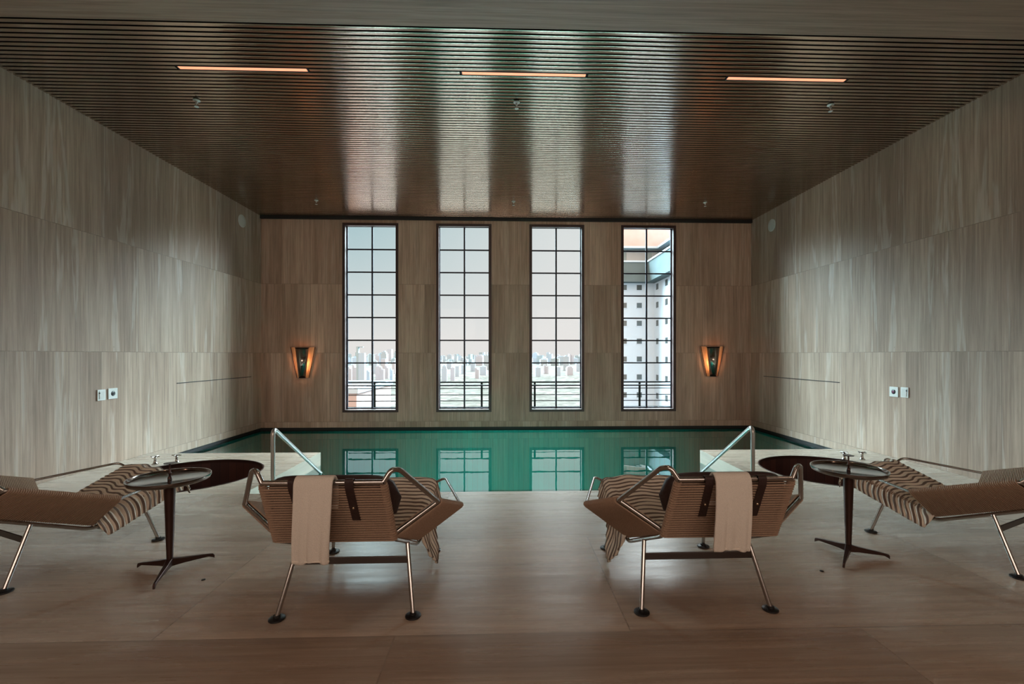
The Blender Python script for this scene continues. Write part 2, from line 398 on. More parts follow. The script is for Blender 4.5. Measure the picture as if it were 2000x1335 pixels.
for x in (-1.15, .15, 1.45):  # added unseen lamps under the near edge to brighten the teal water
    pl = empty('underwater_light', (x, YD-6.5+.002, -.62)); pl.parent = pool
    bm = bmesh.new(); lathe(bm, [(0, 0), (.09, 0), (.10, .006), (.10, .014), (.08, .020), (0, .020)], seg=32)
    o = obj('lens', bm, M['pool_lens'], pl); o.rotation_euler = (R(-90), 0, 0)
    ld = bpy.data.lights.new('pool_lamp', 'AREA'); ld.shape = 'DISK'; ld.size = .18; ld.spread = R(120); ld.energy = 38; ld.color = (.50, 1.0, .95)
    lo = bpy.data.objects.new('pool_lamp', ld); C.objects.link(lo); lo.parent = pl; lo.location = (0, .03, 0); lo.rotation_euler = (R(46), 0, 0)
def plane_struct(name, pts, mat):
    bm = bmesh.new(); quad(bm, pts); return tag(obj(name, bm, mat), kind='structure')
# side walls as thick slabs
for nm, x0, x1 in (('wall_left', XL-.3, XL), ('wall_right', XR, XR+.3)):
    bm = bmesh.new(); box(bm, (x0, YB, ZR), (x1, YF+.24, ZC+.3)); tag(obj(nm, bm, M['stone_side']), kind='structure')
bm = bmesh.new()
xs = [XL-.3]+[v for w in FILL_OPENINGS for v in w]+[XR+.3]; zs = [-.05, BZ[0], BZ[1], ZC+.3]  # unseen back wall, left open at the added fill openings
for i in range(len(xs)-1):
    for j in range(3):
        if j == 1 and i % 2 == 1: continue
        box(bm, (xs[i], YB-.3, zs[j]), (xs[i+1], YB, zs[j+1]))
tag(obj('wall_back', bm, M['stone_far']), kind='structure')
# far wall with the four openings
bm = bmesh.new()
xs = [XL]+[v for w in WIN for v in w]+[XR]; zs = [ZR, WZ[0], WZ[1], ZC+.3]
for i in range(len(xs)-1):
    for j in range(3):
        if j == 1 and i % 2 == 1: continue
        for y in (YF, YF+.24):
            quad(bm, ((xs[i], y, zs[j]), (xs[i+1], y, zs[j]), (xs[i+1], y, zs[j+1]), (xs[i], y, zs[j+1])))
for (a, b) in WIN:
    y0, y1 = YF, YF+.24
    for p in (((a, y0, WZ[0]), (a, y1, WZ[0]), (a, y1, WZ[1]), (a, y0, WZ[1])), ((b, y0, WZ[0]), (b, y1, WZ[0]), (b, y1, WZ[1]), (b, y0, WZ[1])),
              ((a, y0, WZ[0]), (b, y0, WZ[0]), (b, y1, WZ[0]), (a, y1, WZ[0])), ((a, y0, WZ[1]), (b, y0, WZ[1]), (b, y1, WZ[1]), (a, y1, WZ[1]))):
        quad(bm, p, 1)
quad(bm, ((XL, YF, ZR), (XR, YF, ZR), (XR, YF+.24, ZR), (XL, YF+.24, ZR)))
bmesh.ops.remove_doubles(bm, verts=bm.verts, dist=1e-5)
tag(obj('wall_far', bm, [M['stone_far'], M['reveal']]), kind='structure')
# near-black strips put the gap's shade between wall panels and water into colour, on three sides
bm = bmesh.new()
box(bm, (XL-.06, YF+.045, -.6), (XR+.06, YF+.10, ZR-.002)); tag(obj('trim_1', bm, M['recess']), kind='structure')
bm = bmesh.new(); box(bm, (XL-.10, YP, -.6), (XL-.045, YF+.04, ZR-.002)); tag(obj('trim_2', bm, M['recess']), kind='structure')
bm = bmesh.new(); box(bm, (XR+.045, YP, -.6), (XR+.10, YF+.04, ZR-.002)); tag(obj('trim_3', bm, M['recess']), kind='structure')
# solid dark strip painting the shaded gap where ceiling meets the far wall
bm = bmesh.new(); box(bm, (XL, YF-.05, ZC-.055), (XR, YF-.003, ZC+.05)); tag(obj('trim_4', bm, M['recess']), kind='structure')

# slatted ceiling: rounded bronze slats along x over a black backing
bm = bmesh.new()
PITCH, SW, SH = .0565, .0385, .030
y = YS+.03
LY0, LY1 = 4.256, 4.324
LIGHTS = [(-3.032, -1.827), (-.402, .802), (2.153, 3.344)]
def slat(bm, yc, x0, x1):
    n = 7; prof = []
    for k in range(n+1):
        a = math.pi*k/n
        prof.append((yc-SW/2*math.copysign(abs(math.cos(a))**.22, math.cos(a)), ZC-.0035*math.sin(a)**.5))
    prof = [(yc-SW/2, ZC+SH*.7)]+prof+[(yc+SW/2, ZC+SH*.7)]
    A = [bm.verts.new((x0, p[0], p[1])) for p in prof]; B = [bm.verts.new((x1, p[0], p[1])) for p in prof]
    for i in range(len(prof)-1):
        f = bm.faces.new((A[i], A[i+1], B[i+1], B[i])); f.smooth = 1 <= i < len(prof)-2
    k = 0
while y < YF-.07:
    if LY0-.01 < y < LY1+.01 or (LY0 < y-SW/2 < LY1) or (LY0 < y+SW/2 < LY1):
        xx = [XL]+[v for l in LIGHTS for v in (l[0]-.01, l[1]+.01)]+[XR]
        for i in range(0, len(xx), 2): slat(bm, y, xx[i], xx[i+1])
    else: slat(bm, y, XL, XR)
    y += PITCH
f = quad(bm, ((XL, YS, ZC+.045), (XR, YS, ZC+.045), (XR, YF, ZC+.045), (XL, YF, ZC+.045)), 1)
me_c = obj('ceiling', bm, [M['slat'], M['black']]); tag(me_c, kind='structure')
# roof above and lowered stone soffit over the near half of the room
bm = bmesh.new(); box(bm, (XL-.3, YB-.3, ZC+.3), (XR+.3, YF+.24, ZC+.5)); tag(obj('ceiling_roof', bm, M['concrete']), kind='structure')
bm = bmesh.new(); box(bm, (XL, YB, ZS), (XR, YS, ZC+.3)); sf = tag(obj('ceiling_soffit', bm, M['stone_soffit']), kind='structure')
bv = sf.modifiers.new('bevel', 'BEVEL'); bv.width = .012; bv.segments = 2

# ------------------------------------------------------------------ windows
for i, (a, b) in enumerate(WIN):
    w = tag(empty('window_%d' % (i+1), ((a+b)/2, YF, 0)), kind='structure')
    hw = (b-a)/2; z0, z1 = WZ; t = .050
    bm = bmesh.new(); y0, y1 = -.012, .060
    box(bm, (-hw, y0, z0), (-hw+t, y1, z1)); box(bm, (hw-t, y0, z0), (hw, y1, z1)); box(bm, (-hw+t, y0, z0), (hw-t, y1, z0+t)); box(bm, (-hw+t, y0, z1-t), (hw-t, y1, z1))
    obj('window_frame', bm, M['window_frame'], w)
    bm = bmesh.new(); yb0, yb1 = .118, .145; bt = .0155
    zz0, zz1 = z0+t+.012, z1-t+.012; n = 8
    for x in (-hw+.03+bt, 0, hw-.03-bt): box(bm, (x-bt, yb0, z0+.01), (x+bt, yb1, z1-.003))
    for k in range(n+1):
        z = zz0+(zz1-zz0)*k/n
        if k == n: z = z1-.028
        box(bm, (-hw+.004, yb0+.004, z-bt*.85), (hw-.004, yb1-.004, z+bt*.85))
    obj('glazing_bars', bm, M['window_bar'], w)
    bm = bmesh.new(); box(bm, (-hw+.004, .150, z0+.004), (hw-.004, .156, z1-.004)); obj('glass_pane', bm, M['glass'], w)

# ------------------------------------------------------------------ linear ceiling lights, sprinklers, wall discs
for i, (a, b) in enumerate(LIGHTS):
    r = tag(empty('linear_light', ((a+b)/2, 4.29, ZC)), '%s of the three warm linear lights set in the slatted ceiling' % ('leftmost', 'middle', 'rightmost')[i], 'ceiling light', 'linear lights in the slatted ceiling')
    h = (b-a)/2
    bm = bmesh.new(); box(bm, (-h, -.031, -.004), (-h+.012, .031, .04)); box(bm, (h-.012, -.031, -.004), (h, .031, .04)); box(bm, (-h+.012, -.031, -.004), (h-.012, -.024, .04)); box(bm, (-h+.012, .024, -.004), (h-.012, .031, .04)); box(bm, (-h, -.026, .04), (h, .026, .044)); bmesh.ops.remove_doubles(bm, verts=bm.verts, dist=1e-5)
    obj('housing', bm, M['black'], r)
    bm = bmesh.new(); box(bm, (-h+.013, -.023, -.002), (h-.013, .023, .03), bev=.004); obj('diffuser', bm, M['strip'], r)
SP = [(-3.205, 4.815), (.142, 4.75), (3.487, 4.696), (-3.22, 7.874), (.18, 7.822), (3.53, 7.772)]
spl = ['chrome sprinkler head on the ceiling behind the leftmost linear light', 'chrome sprinkler head on the ceiling behind the middle linear light', 'chrome sprinkler head on the ceiling behind the rightmost linear light',
       'tiny sprinkler head on the ceiling near the leftmost window', 'tiny sprinkler head on the ceiling between the two middle windows', 'tiny sprinkler head on the ceiling near the rightmost window']
bm = bmesh.new(); lathe(bm, [(0, .0), (.032, .0), (.034, -.006), (.020, -.012), (.012, -.014), (.011, -.036), (0, -.036)], seg=20); e_me = obj('escutcheon', bm, M['white_plastic'])
bm = bmesh.new(); tube(bm, fillet([(-.006, 0, -.034), (-.016, 0, -.046), (-.012, 0, -.062), (0, 0, -.068), (.012, 0, -.062), (.016, 0, -.046), (.006, 0, -.034)], .006), .0028, 8); f_me = obj('yoke', bm, M['chrome'])
bm = bmesh.new(); lathe(bm, [(0, -.066), (.020, -.068), (.021, -.071), (0, -.073)], seg=20); d_me = obj('deflector', bm, M['white_plastic'])
for i, (x, y) in enumerate(SP):
    r = tag(empty('sprinkler_head', (x, y, ZC-.010)), spl[i], 'sprinkler', 'ceiling sprinkler heads')
    for q in (e_me, f_me, d_me):
        o = q if i == 0 else q.copy()
        if i: C.objects.link(o)
        o.parent = r
for (x, y, z, s, lab) in ((XL, 8.19, 3.685, 1, 'round white speaker disc high on the left wall near the corner'), (XR, 8.14, 3.68, -1, 'round white speaker disc high on the right wall near the corner')):
    r = tag(empty('wall_speaker', (x, y, z)), lab, 'speaker'); r.rotation_euler = (0, R(90)*s, 0)
    bm = bmesh.new(); lathe(bm, [(.085, 0), (.110, 0), (.112, .010), (.100, .018), (.088, .016)], seg=40); obj('rim', bm, M['grey_plastic'], r)
    bm = bmesh.new(); lathe(bm, [(0, .012), (.05, .0125), (.088, .010), (.088, 0), (0, 0)], seg=40); obj('grille', bm, M['grey_plastic'], r)

# thin dark slot strips low on both side walls
for (x, s, ya, yb_, za, zb_, lab) in ((XL, 1, 6.588, 8.484, .905, .880, 'thin dark metal strip on the left wall near the pool corner'), (XR, -1, 6.474, 8.40, .930, .878, 'thin dark metal strip on the right wall near the pool corner')):
    bm = bmesh.new(); box(bm, (0 if s > 0 else -.008, 0, -.005), (.008 if s > 0 else 0, yb_-ya, .005), bev=.001)
    o = tag(obj('wall_strip', bm, M['recess']), lab, 'wall strip'); o.location = (x, ya, .893)

# socket plates
def plate(name, x, s, y, z, w, h, kind, lab, cat):
    r = tag(empty(name, (x, y, z)), lab, cat)
    def bx(n, d0, d1, y0, y1, z0, z1, mt, bev=.002):
        bm = bmesh.new(); a, b = sorted((s*d0, s*d1)); box(bm, (a, y0, z0), (b, y1, z1), bev=bev); return obj(n, bm, mt, r)
    bx('faceplate', 0, .012, -w/2, w/2, -h/2, h/2, M['white_plastic'])
    if kind == 'round':
        bm = bmesh.new(); lathe(bm, [(0, .004), (.026, .004), (.030, 0), (.030, -.004), (0, -.004)], seg=28)
        o = obj('socket', bm, M['dark_plastic'], r); o.location = (s*.013, 0, 0); o.rotation_euler = (0, R(90)*s, 0)
        bm = bmesh.new(); lathe(bm, [(0, .006), (.014, .005), (.016, 0), (0, 0)], seg=20)
        o = obj('button', bm, M['plum'] if x > 0 else M['dark_plastic'], r); o.location = (s*.016, 0, 0); o.rotation_euler = (0, R(90)*s, 0)
    else:
        bx('rocker', .012, .017, -w*.32, w*.32, -h*.36, h*.36, M['grey_plastic'])
        bx('screw_cover', .012, .0185, -w*.36, -w*.24, h*.12, h*.25, M['dark_plastic'], .001)
plate('wall_socket', XL, 1, 5.525, .838, .125, .125, 'round', 'white square plate with round black socket on the left wall', 'socket')
plate('wall_switch', XL, 1, 5.372, .833, .105, .125, 'rocker', 'pale narrow switch plate left of the black socket on the left wall', 'switch')
plate('wall_socket', XR, -1, 5.546, .832, .125, .125, 'round', 'white square plate with round plum button on the right wall', 'socket')
plate('wall_switch', XR, -1, 5.392, .836, .105, .125, 'rocker', 'pale narrow switch plate right of the plum button on the right wall', 'switch')

# ------------------------------------------------------------------ sconces: tapered half-cone shade with copper reflector behind
def sconce(x, z, s, lab):
    r = tag(empty('wall_sconce', (x, YF, z)), lab, 'wall lamp')
    hT, hB, H2 = .235, .115, .295
    bm = bmesh.new()      # tapered back plate with flared side wings
    pts = [(-hB, -H2), (hB, -H2), (hT, H2), (-hT, H2)]
    for y0 in (-.006, -.012):
        bm.faces.new([bm.verts.new((px, y0, pz)) for px, pz in pts])
    bm.verts.ensure_lookup_table(); v = bm.verts
    for k in range(4): bm.faces.new((v[k], v[(k+1) % 4], v[4+(k+1) % 4], v[4+k]))
    obj('backplate', bm, M['copper'], r)
    for (u0, u1, mt, nm) in ((-.52, .52, M['sconce'], 'shade'),):
        bm = bmesh.new(); n = 14; th = .004
        rows = []
        for zi, wd, dp in ((-H2, hB*.92, .10), (H2-.01, hT*.92, .155)):
            outer = []
            for k in range(n+1):
                t = -1+2*k/n
                a = t*R(86)
                outer.append((wd*math.sin(a)*.60/math.sin(R(86)), -.05-dp*.8*math.cos(a), zi))
            rows.append(outer)
        A = [bm.verts.new(p) for p in rows[0]]; B = [bm.verts.new(p) for p in rows[1]]
        for k in range(n): bm.faces.new((A[k], A[k+1], B[k+1], B[k])).smooth = True
        o = obj(nm, bm, mt, r); so = o.modifiers.new('solid', 'SOLIDIFY'); so.thickness = .004
    for zi, wd, dp in ((-H2, hB*.57, .08), (H2-.01, hT*.57, .124)):      # dark top and bottom rims
        bm = bmesh.new(); tube(bm, [(wd*math.sin(R(-86+172*k/16)), -.05-dp*math.cos(R(-86+172*k/16)), zi) for k in range(17)], .005, 8)
        obj('rim', bm, M['window_frame'], r)
    for sx_ in (-1, 1):
        bm = bmesh.new()
        tube(bm, [(sx_*hB*.98, -.03, -H2), (sx_*hT*.98, -.035, H2)], .007, 8); obj('side_rail', bm, M['table_base'], r)
    bm = bmesh.new(); tube(bm, [(0, -.058, -.16), (0, -.058, .20)], .018, 14); obj('bulb', bm, M['bulb'], r)
    ld = bpy.data.lights.new('sconce_glow', 'POINT'); ld.energy = 1.7; ld.color = (1.0, .56, .30); ld.shadow_soft_size = .03
    lo = bpy.data.objects.new('sconce_glow', ld); C.objects.link(lo); lo.parent = r; lo.location = (0, -.085, -.02)
sconce(-3.858, 1.150, 1, 'tapered bronze wall lamp glowing left of the windows')
sconce(4.145, 1.170, -1, 'tapered bronze wall lamp glowing right of the windows')

# ------------------------------------------------------------------ lounge chair (local: x right, y forward, origin on the ground between the feet)
A_ = (.268, -.505, .440); B_ = (.284, .036, .200); D_ = (.460, -.424, .585); C_ = (.530, .058, .408)
P1 = (.258, -.658, .748); P2 = (.301, -.640, .795); P7 = (.385, .500, .450); P8 = (.322, .520, .406)
LT = (.280, -.254, .320); FT = (.300, .285, .306); RF = (.332, -.378, 0.0); FF = (.332, .378, 0.0)
A2 = (.268, -.498, .462); B2 = (.284, .036, .230)
def V(p, s=1): return Vector((p[0]*s, p[1], p[2]))
def wrap_panel(bm, a0, a1, b0, b1, n, rt, rr, seg=5, depth=1.0):
    """n rope loops wrapped round two tubes: tube a (a0->a1) and tube b (b0->b1)"""
    a0, a1, b0, b1 = map(Vector, (a0, a1, b0, b1))
    for i in range(n):
        t = (i+.5)/n
        a, b = a0.lerp(a1, t), b0.lerp(b1, t)
        d = (b-a).normalized(); along = ((a1-a0)+(b1-b0)).normalized(); nn = d.cross(along).normalized()
        R_ = rt+rr
        pts = []
        for k in range(5):
            th = math.pi*(k/4)
            pts.append(b+d*math.sin(th)*R_+nn*math.cos(th)*R_)
        for k in range(5):
            th = math.pi*(k/4)
            pts.append(a-d*math.sin(th)*R_-nn*math.cos(th)*R_)
        tube(bm, pts, rr, seg, closed=True)
def make_chair():
    r = empty('lounge_chair')
    T = .0115
    # side frames: backrest tube, seat rail down to the elbow and up to the front edge
    for s in (-1, 1):
        bm = bmesh.new()
        tube(bm, fillet([V(P1, s), V(A_, s), V(B_, s)+Vector((0, -.004, -.010)), V(P8, s)], [.05, .06], 8), T, 12)
        obj('side_rail', bm, M['chrome'], r)
        bm = bmesh.new()
        tube(bm, fillet([V(P1, s), V(P2, s)+Vector((-.012*s, -.004, .004)), V(P2, s)+Vector((.02*s, .02, -.003)), V(D_, s)], [.035, .03], 8), T, 12)
        obj('arm_tube', bm, M['chrome'], r)
        bm = bmesh.new()
        tube(bm, fillet([V(A2, s), V(D_, s), V(C_, s), V(B2, s), V(B_, s)], [.02, .03, .01], 6), T*.85, 12)
        obj('wing_frame', bm, M['chrome'], r)
        bm = bmesh.new(); tube(bm, [V(A2, s), V(B2, s)], T*.6, 10); obj('rope_rod', bm, M['chrome'], r)
        bm = bmesh.new()
        tube(bm, fillet([V(C_, s), V(P7, s), V(P8, s)+Vector((-.02*s, 0, 0))], [.04], 8), .0085, 12)
        obj('front_tube', bm, M['chrome'], r)
    for p in (P1, A_, P8):
        bm = bmesh.new(); tube(bm, [V(p, -1), V(p)], T, 12); obj('cross_tube', bm, M['chrome'], r)
    # legs with round pads
    for s in (-1, 1):
        for top, ft in ((LT, RF), (FT, FF)):
            bm = bmesh.new(); tube(bm, [V(top, s)+Vector((0, 0, .0)), V(ft, s)+Vector((0, 0, .012))], .0115, 12); lg = obj('leg', bm, M['chrome'], r)
            bm = bmesh.new(); lathe(bm, [(0, 0), (.036, 0), (.039, .003), (.038, .009), (.030, .012), (.017, .013), (.016, .022), (0, .022)], c=V(ft, s), seg=28); obj('foot_pad', bm, M['foot'], lg)
    # flat crossbar between the rear legs
    q = (V(LT).lerp(V(RF), .24)); bm = bmesh.new(); box(bm, (-q.x+.006, q.y-.004, q.z-.018), (q.x-.006, q.y+.004, q.z+.018), bev=.0015); obj('crossbar', bm, M['crossbar'], r)
    q = (V(FT).lerp(V(FF), .24)); bm = bmesh.new(); box(bm, (-q.x+.006, q.y-.004, q.z-.014), (q.x-.006, q.y+.004, q.z+.014), bev=.0015); obj('crossbar', bm, M['crossbar'], r)
    # rope: back, seat (two runs), wings
    a, b = V(P1), V(A_)
    bm = bmesh.new(); wrap_panel(bm, V(P1, -1).lerp(V(A_, -1), .05), V(A_, -1), a.lerp(b, .05), b, 23, T, .0042)
    obj('rope_back', bm, M['rope'], r)
    for s in (-1, 1):   # tightly wound tubes at the sides of the back
        bm = bmesh.new()
        u, v = V(P1, s), V(A_, s)
        for i in range(58):
            c = u.lerp(v, .03+.95*i/57); d = (v-u).normalized(); o1 = d.orthogonal().normalized(); o2 = d.cross(o1)
            tube(bm, [c+(o1*math.cos(k*math.pi/4)+o2*math.sin(k*math.pi/4))*(T+.0028) for k in range(8)], .0030, 4, closed=True)
        obj('rope_binding', bm, M['rope'], r)
    bm = bmesh.new(); wrap_panel(bm, V(A2, -1), V(B2, -1), V(A2), V(B2), 44, T*.6, .0046); wrap_panel(bm, V(B2, -1), V(P8, -1), V(B2), V(P8), 40, T*.6, .0046)
    obj('rope_seat', bm, M['rope'], r)
    for s in (-1, 1):
        bm = bmesh.new()
        wrap_panel(bm, V(A2, s).lerp(V(B2, s), .02), V(B2, s), V(D_, s).lerp(V(C_, s), .02), V(C_, s), 54, T*.85, .0047)
        obj('rope_wing', bm, M['rope'], r)
    # head pillow hung in front of the back, straps with studs behind it
    u = (V(A_)-V(P1)).normalized(); nrm = Vector((1, 0, 0)).cross(u)
    if nrm.y < 0: nrm = -nrm
    cen = Vector((0, P1[1], P1[2]))+u*.155+nrm*.072
    bm = bmesh.new(); rows = []
    nx, na = 20, 20
    for i in range(nx+1):
        t = -1+2*i/nx; x = .292*math.copysign(1-(1-abs(t))**1.0, t); e = (1-abs(t)**7)**.5 if abs(t) < 1 else 0
        e = max(e, .02)
        rows.append([bm.verts.new(cen+Vector((.302*t, 0, 0))+u*(.125*e*math.copysign(abs(math.cos(a))**.8, math.cos(a)))+nrm*(.055*e*math.sin(a)))
                     for a in [2*math.pi*k/na for k in range(na)]])
    for i in range(nx):
        for k in range(na): bm.faces.new((rows[i][k], rows[i][(k+1) % na], rows[i+1][(k+1) % na], rows[i+1][k])).smooth = True
    bm.faces.new(rows[0][::-1]); bm.faces.new(rows[-1])
    pil = obj('head_pillow', bm, M['leather'], r)
    for sx_ in (-.125, .115):
        bm = bmesh.new(); w = .018
        top = Vector((sx_, P1[1], P1[2])); path = []
        path.append(top+u*.02+nrm*.03); path.append(top-u*.016+nrm*.008); path.append(top-u*.018-nrm*.010); path.append(top+u*.015-nrm*.022)
        path.append(top+u*.20-nrm*.021); path.append(top+u*.215-nrm*.012); path.append(top+u*.215+nrm*.03)
        path = fillet(path, .012, 3)
        prev = None
        for i, p in enumerate(path):
            tt = (path[min(i+1, len(path)-1)]-path[max(i-1, 0)]).normalized(); nn = Vector((1, 0, 0)).cross(tt)
            q = [bm.verts.new(p+Vector((dx_, 0, 0))+nn*dn) for dx_, dn in ((-w, -.0015), (w, -.0015), (w, .0015), (-w, .0015))]
            if prev:
                for k in range(4): bm.faces.new((prev[k], prev[(k+1) % 4], q[(k+1) % 4], q[k]))
            else: bm.faces.new(q[::-1])
            prev = q
        bm.faces.new(prev)
        st = obj('strap', bm, M['leather'], pil)
        bm = bmesh.new(); bmesh.ops.create_icosphere(bm, subdivisions=2, radius=.0065, matrix=Matrix.Translation(top+u*.125-nrm*.024)); 
        for f in bm.faces: f.smooth = True
        obj('stud', bm, M['brass'], st)
    return r

# striped throw lying over the seat of a chair
def make_throw(name, drop_in, inner, seed):
    """drop_in: extra hang on the inner side (+1 right / -1 left), in metres"""
    q = random.Random(seed)
    bm = bmesh.new(); uvl = bm.loops.layers.uv.new('UVMap')
    def surf(t):       # centre line of the seat top along its length
        pts = [Vector((0, -.40, .440)), Vector((0, -.02, .276)), Vector((0, .055, .258)), Vector((0, .15, .292)), Vector((0, .50, .434)), Vector((0, .545, .430)), Vector((0, .575, .395)), Vector((0, .580, .345))]
        ls = [0]
        for a, b in zip(pts, pts[1:]): ls.append(ls[-1]+(b-a).length)
        d = t*ls[-1]
        for i in range(len(pts)-1):
            if d <= ls[i+1]+1e-9:
                return pts[i].lerp(pts[i+1], (d-ls[i])/(ls[i+1]-ls[i])), d, ls[-1]
        return pts[-1], d, ls[-1]
    NV, NU = 168, 44
    rows = []
    for i in range(NV+1):
        t = i/NV; c, d, Lt = surf(t)
        wav = math.sin(2*math.pi*d/.0345)
        lift = .0045*wav
        half = .29+.03*max(0, c.y)
        row = []
        for j in range(NU+1):
            u = -1+2*j/NU; side = 1 if u > 0 else -1; au = abs(u)
            bell = math.exp(-((c.y-.17)/.085)**2)
            hang = .125*min(1, max(0, (c.y-.01)/.06)); half = (.29 if c.y > .04 else .25+.04*max(0, (c.y+.02)/.06))+.03*max(0, c.y)
            if side == inner: hang = hang+drop_in*bell
            if c.y > .53: hang *= .55
            tot = half+hang
            sft = au*tot
            if sft < half-.03: x = sft; z = c.z+lift+.004*math.sin(9*u+5*c.y+seed)
            else:
                k = sft-(half-.03)
                bend = min(k, .06)/.06
                x = half-.03+.045*math.sin(bend*math.pi/2)+max(0, k-.06)*.32
                z = c.z+lift*(1-bend)-.035*(1-math.cos(bend*math.pi/2))-max(0, k-.06)*.94
                x += lift*bend*1.2
                if side == inner and drop_in > 0: x += .01*math.sin(30*k)*bell - .10*bell*max(0, k-.10)
            if z < .012: z = .012+.002*j % .004
            yy = c.y+.016*math.sin(4*u+seed)+.010*math.sin(9*u*1.3+7*t)
            v = bm.verts.new((x*side, yy, z)); row.append((v, (u*.5, d/.0345)))
        rows.append(row)
    for i in range(NV):
        for j in range(NU):
            qd = (rows[i][j], rows[i][j+1], rows[i+1][j+1], rows[i+1][j])
            f = bm.faces.new([a[0] for a in qd]); f.smooth = True
            for l, a in zip(f.loops, qd): l[uvl].uv = a[1]
    o = obj(name, bm, M['throw']); so = o.modifiers.new('thick', 'SOLIDIFY'); so.thickness = .009; so.offset = 1
    return o

chair = make_chair()
SPOTS = [((-.782, 2.629), .007, 'rope and chrome lounge chair facing the pool left of centre, towel over its back', 'throw draped over the seat of the left centre lounge chair', 1),
         ((1.026, 2.630), .010, 'rope and chrome lounge chair facing the pool right of centre, towel over its back', 'throw draped over the seat of the right centre lounge chair', -1),
         ((-2.880, 3.034), -.421, 'rope and chrome lounge chair cut by the left edge, beside the left wall', 'throw draped over the lounge chair beside the left wall', 1),
         ((3.155, 3.015), .415, 'rope and chrome lounge chair cut by the right edge, beside the right wall', 'throw draped over the lounge chair beside the right wall', -1)]
for i, ((x, y), a, lab, tl, inner) in enumerate(SPOTS):
    o = chair if i == 0 else copy_tree(chair)
    o.location = (x, y, 0); o.rotation_euler = (0, 0, a)
    tag(o, lab, 'lounge chair', 'rope lounge chairs by the pool')
    th = make_throw('striped_throw', .16 if i < 2 else 0., inner, i+1)
    th.location = (x, y, 0); th.rotation_euler = (0, 0, a)
    tag(th, 'cream and brown striped '+tl, 'throw', 'striped throws on the lounge chairs')

# towels over the chair backs
def make_towel(cx, cy, rz, xc, w, zlow, lab, seed):
    bm = bmesh.new(); top = Vector((0, P1[1], P1[2]))
    r0 = .026
    prof = []
    # front run (short), over the tube, rear run hanging straight down
    for k in range(5): prof.append((P1[1]+r0+.012+.008*(1-k/4), P1[2]-.13+.13*k/4))
    for k in range(1, 8):
        a = math.pi*k/8; prof.append((P1[1]+math.cos(a)*r0, P1[2]+math.sin(a)*r0))
    n = 26
    for k in range(n+1): prof.append((P1[1]-r0-.004-.012*math.sin(math.pi*k/n), P1[2]-(P1[2]-zlow)*k/n))
    nx = 22; rows = []
    m_ = len(prof)
    for i, (py, pz) in enumerate(prof):
        row = []
        hang = max(0, (i-12)/(m_-13))
        for j in range(nx+1):
            u = -1+2*j/nx
            fold = .010*math.sin(u*5.2+seed)*hang+.004*math.sin(u*11+seed*2)*hang
            x = xc+u*w/2*(1-.06*hang*(seed % 2))+.006*math.sin(hang*3+seed)
            z = pz+(.006*math.sin(u*4+seed) if i == m_-1 else 0)
            row.append(bm.verts.new((x, py-abs(fold)*1.1, z)))
        rows.append(row)
    for i in range(m_-1):
        for j in range(nx): bm.faces.new((rows[i][j], rows[i][j+1], rows[i+1][j+1], rows[i+1][j])).smooth = True
    o = obj('towel', bm, M['towel']); so = o.modifiers.new('thick', 'SOLIDIFY'); so.thickness = .012; so.offset = 0
    bv = o.modifiers.new('round', 'SUBSURF'); bv.levels = 1; bv.render_levels = 1
    o.location = (cx, cy, 0); o.rotation_euler = (0, 0, rz)
    tag(o, lab, 'towel', 'cream towels over the chair backs')
    bm = bmesh.new()
    for z_ in (zlow+.010,): tube(bm, [(xc-w/2+.006, P1[1]-r0-.013, z_), (xc, P1[1]-r0-.017, z_), (xc+w/2-.006, P1[1]-r0-.013, z_)], .004, 6)
    h = obj('hem', bm, M['piping'], o)
make_towel(-.782, 2.629, .007, -.036, .165, .415, 'cream towel hanging over the back of the left centre lounge chair', 1)
make_towel(1.026, 2.630, .010, -.030, .162, .445, 'cream towel hanging over the back of the right centre lounge chair', 2)

# ------------------------------------------------------------------ side tables
def make_table():
    r = empty('side_table')
    bm = bmesh.new(); lathe(bm, [(0, .553), (.190, .553), (.198, .557), (.204, .570), (.210, .570), (.211, .562), (.203, .545), (.185, .538), (.03, .534), (0, .534)], seg=72)
    obj('table_top', bm, M['table_metal'], r)
    bm = bmesh.new(); lathe(bm, [(0, .535), (.030, .535), (.029, .50), (.024, .30), (.017, .08), (.018, .045), (0, .045)], seg=28); obj('stem', bm, M['table_base'], r)
    for k in range(3):
        a = R(90+120*k); d = Vector((math.cos(a), math.sin(a), 0)); p = Vector((-d.y, d.x, 0))
        bm = bmesh.new(); prev = None
        for (dist, w, z0, z1) in ((.0, .016, .030, .078), (.06, .013, .030, .062), (.20, .007, .020, .036), (.225, .0065, .006, .030), (.232, .006, .0, .020)):
            q = [bm.verts.new(d*dist+p*s*w+Vector((0, 0, z))) for s, z in ((-1, z0), (1, z0), (1, z1), (-1, z1))]
            if prev:
                for j in range(4): bm.faces.new((prev[j], prev[(j+1) % 4], q[(j+1) % 4], q[j]))
            else: bm.faces.new(q[::-1])
            prev = q
        bm.faces.new(prev)
        bmesh.ops.bevel(bm, geom=list(bm.edges), offset=.002, segments=1, affect='EDGES')
        obj('leg', bm, M['table_base'], r)
    bm = bmesh.new(); lathe(bm, [(0, .555), (.012, .555), (.010, .566), (.0055, .570), (.0055, .583), (.010, .588), (.0055, .594), (.005, .645), (0, .645)], seg=20); h = obj('handle', bm, M['table_base'], r)
    bm = bmesh.new(); lathe(bm, [(0, .645), (.030, .647), (.031, .650), (0, .652)], seg=28); obj('handle_disc', bm, M['table_base'], h)
    return r
tb = make_table()
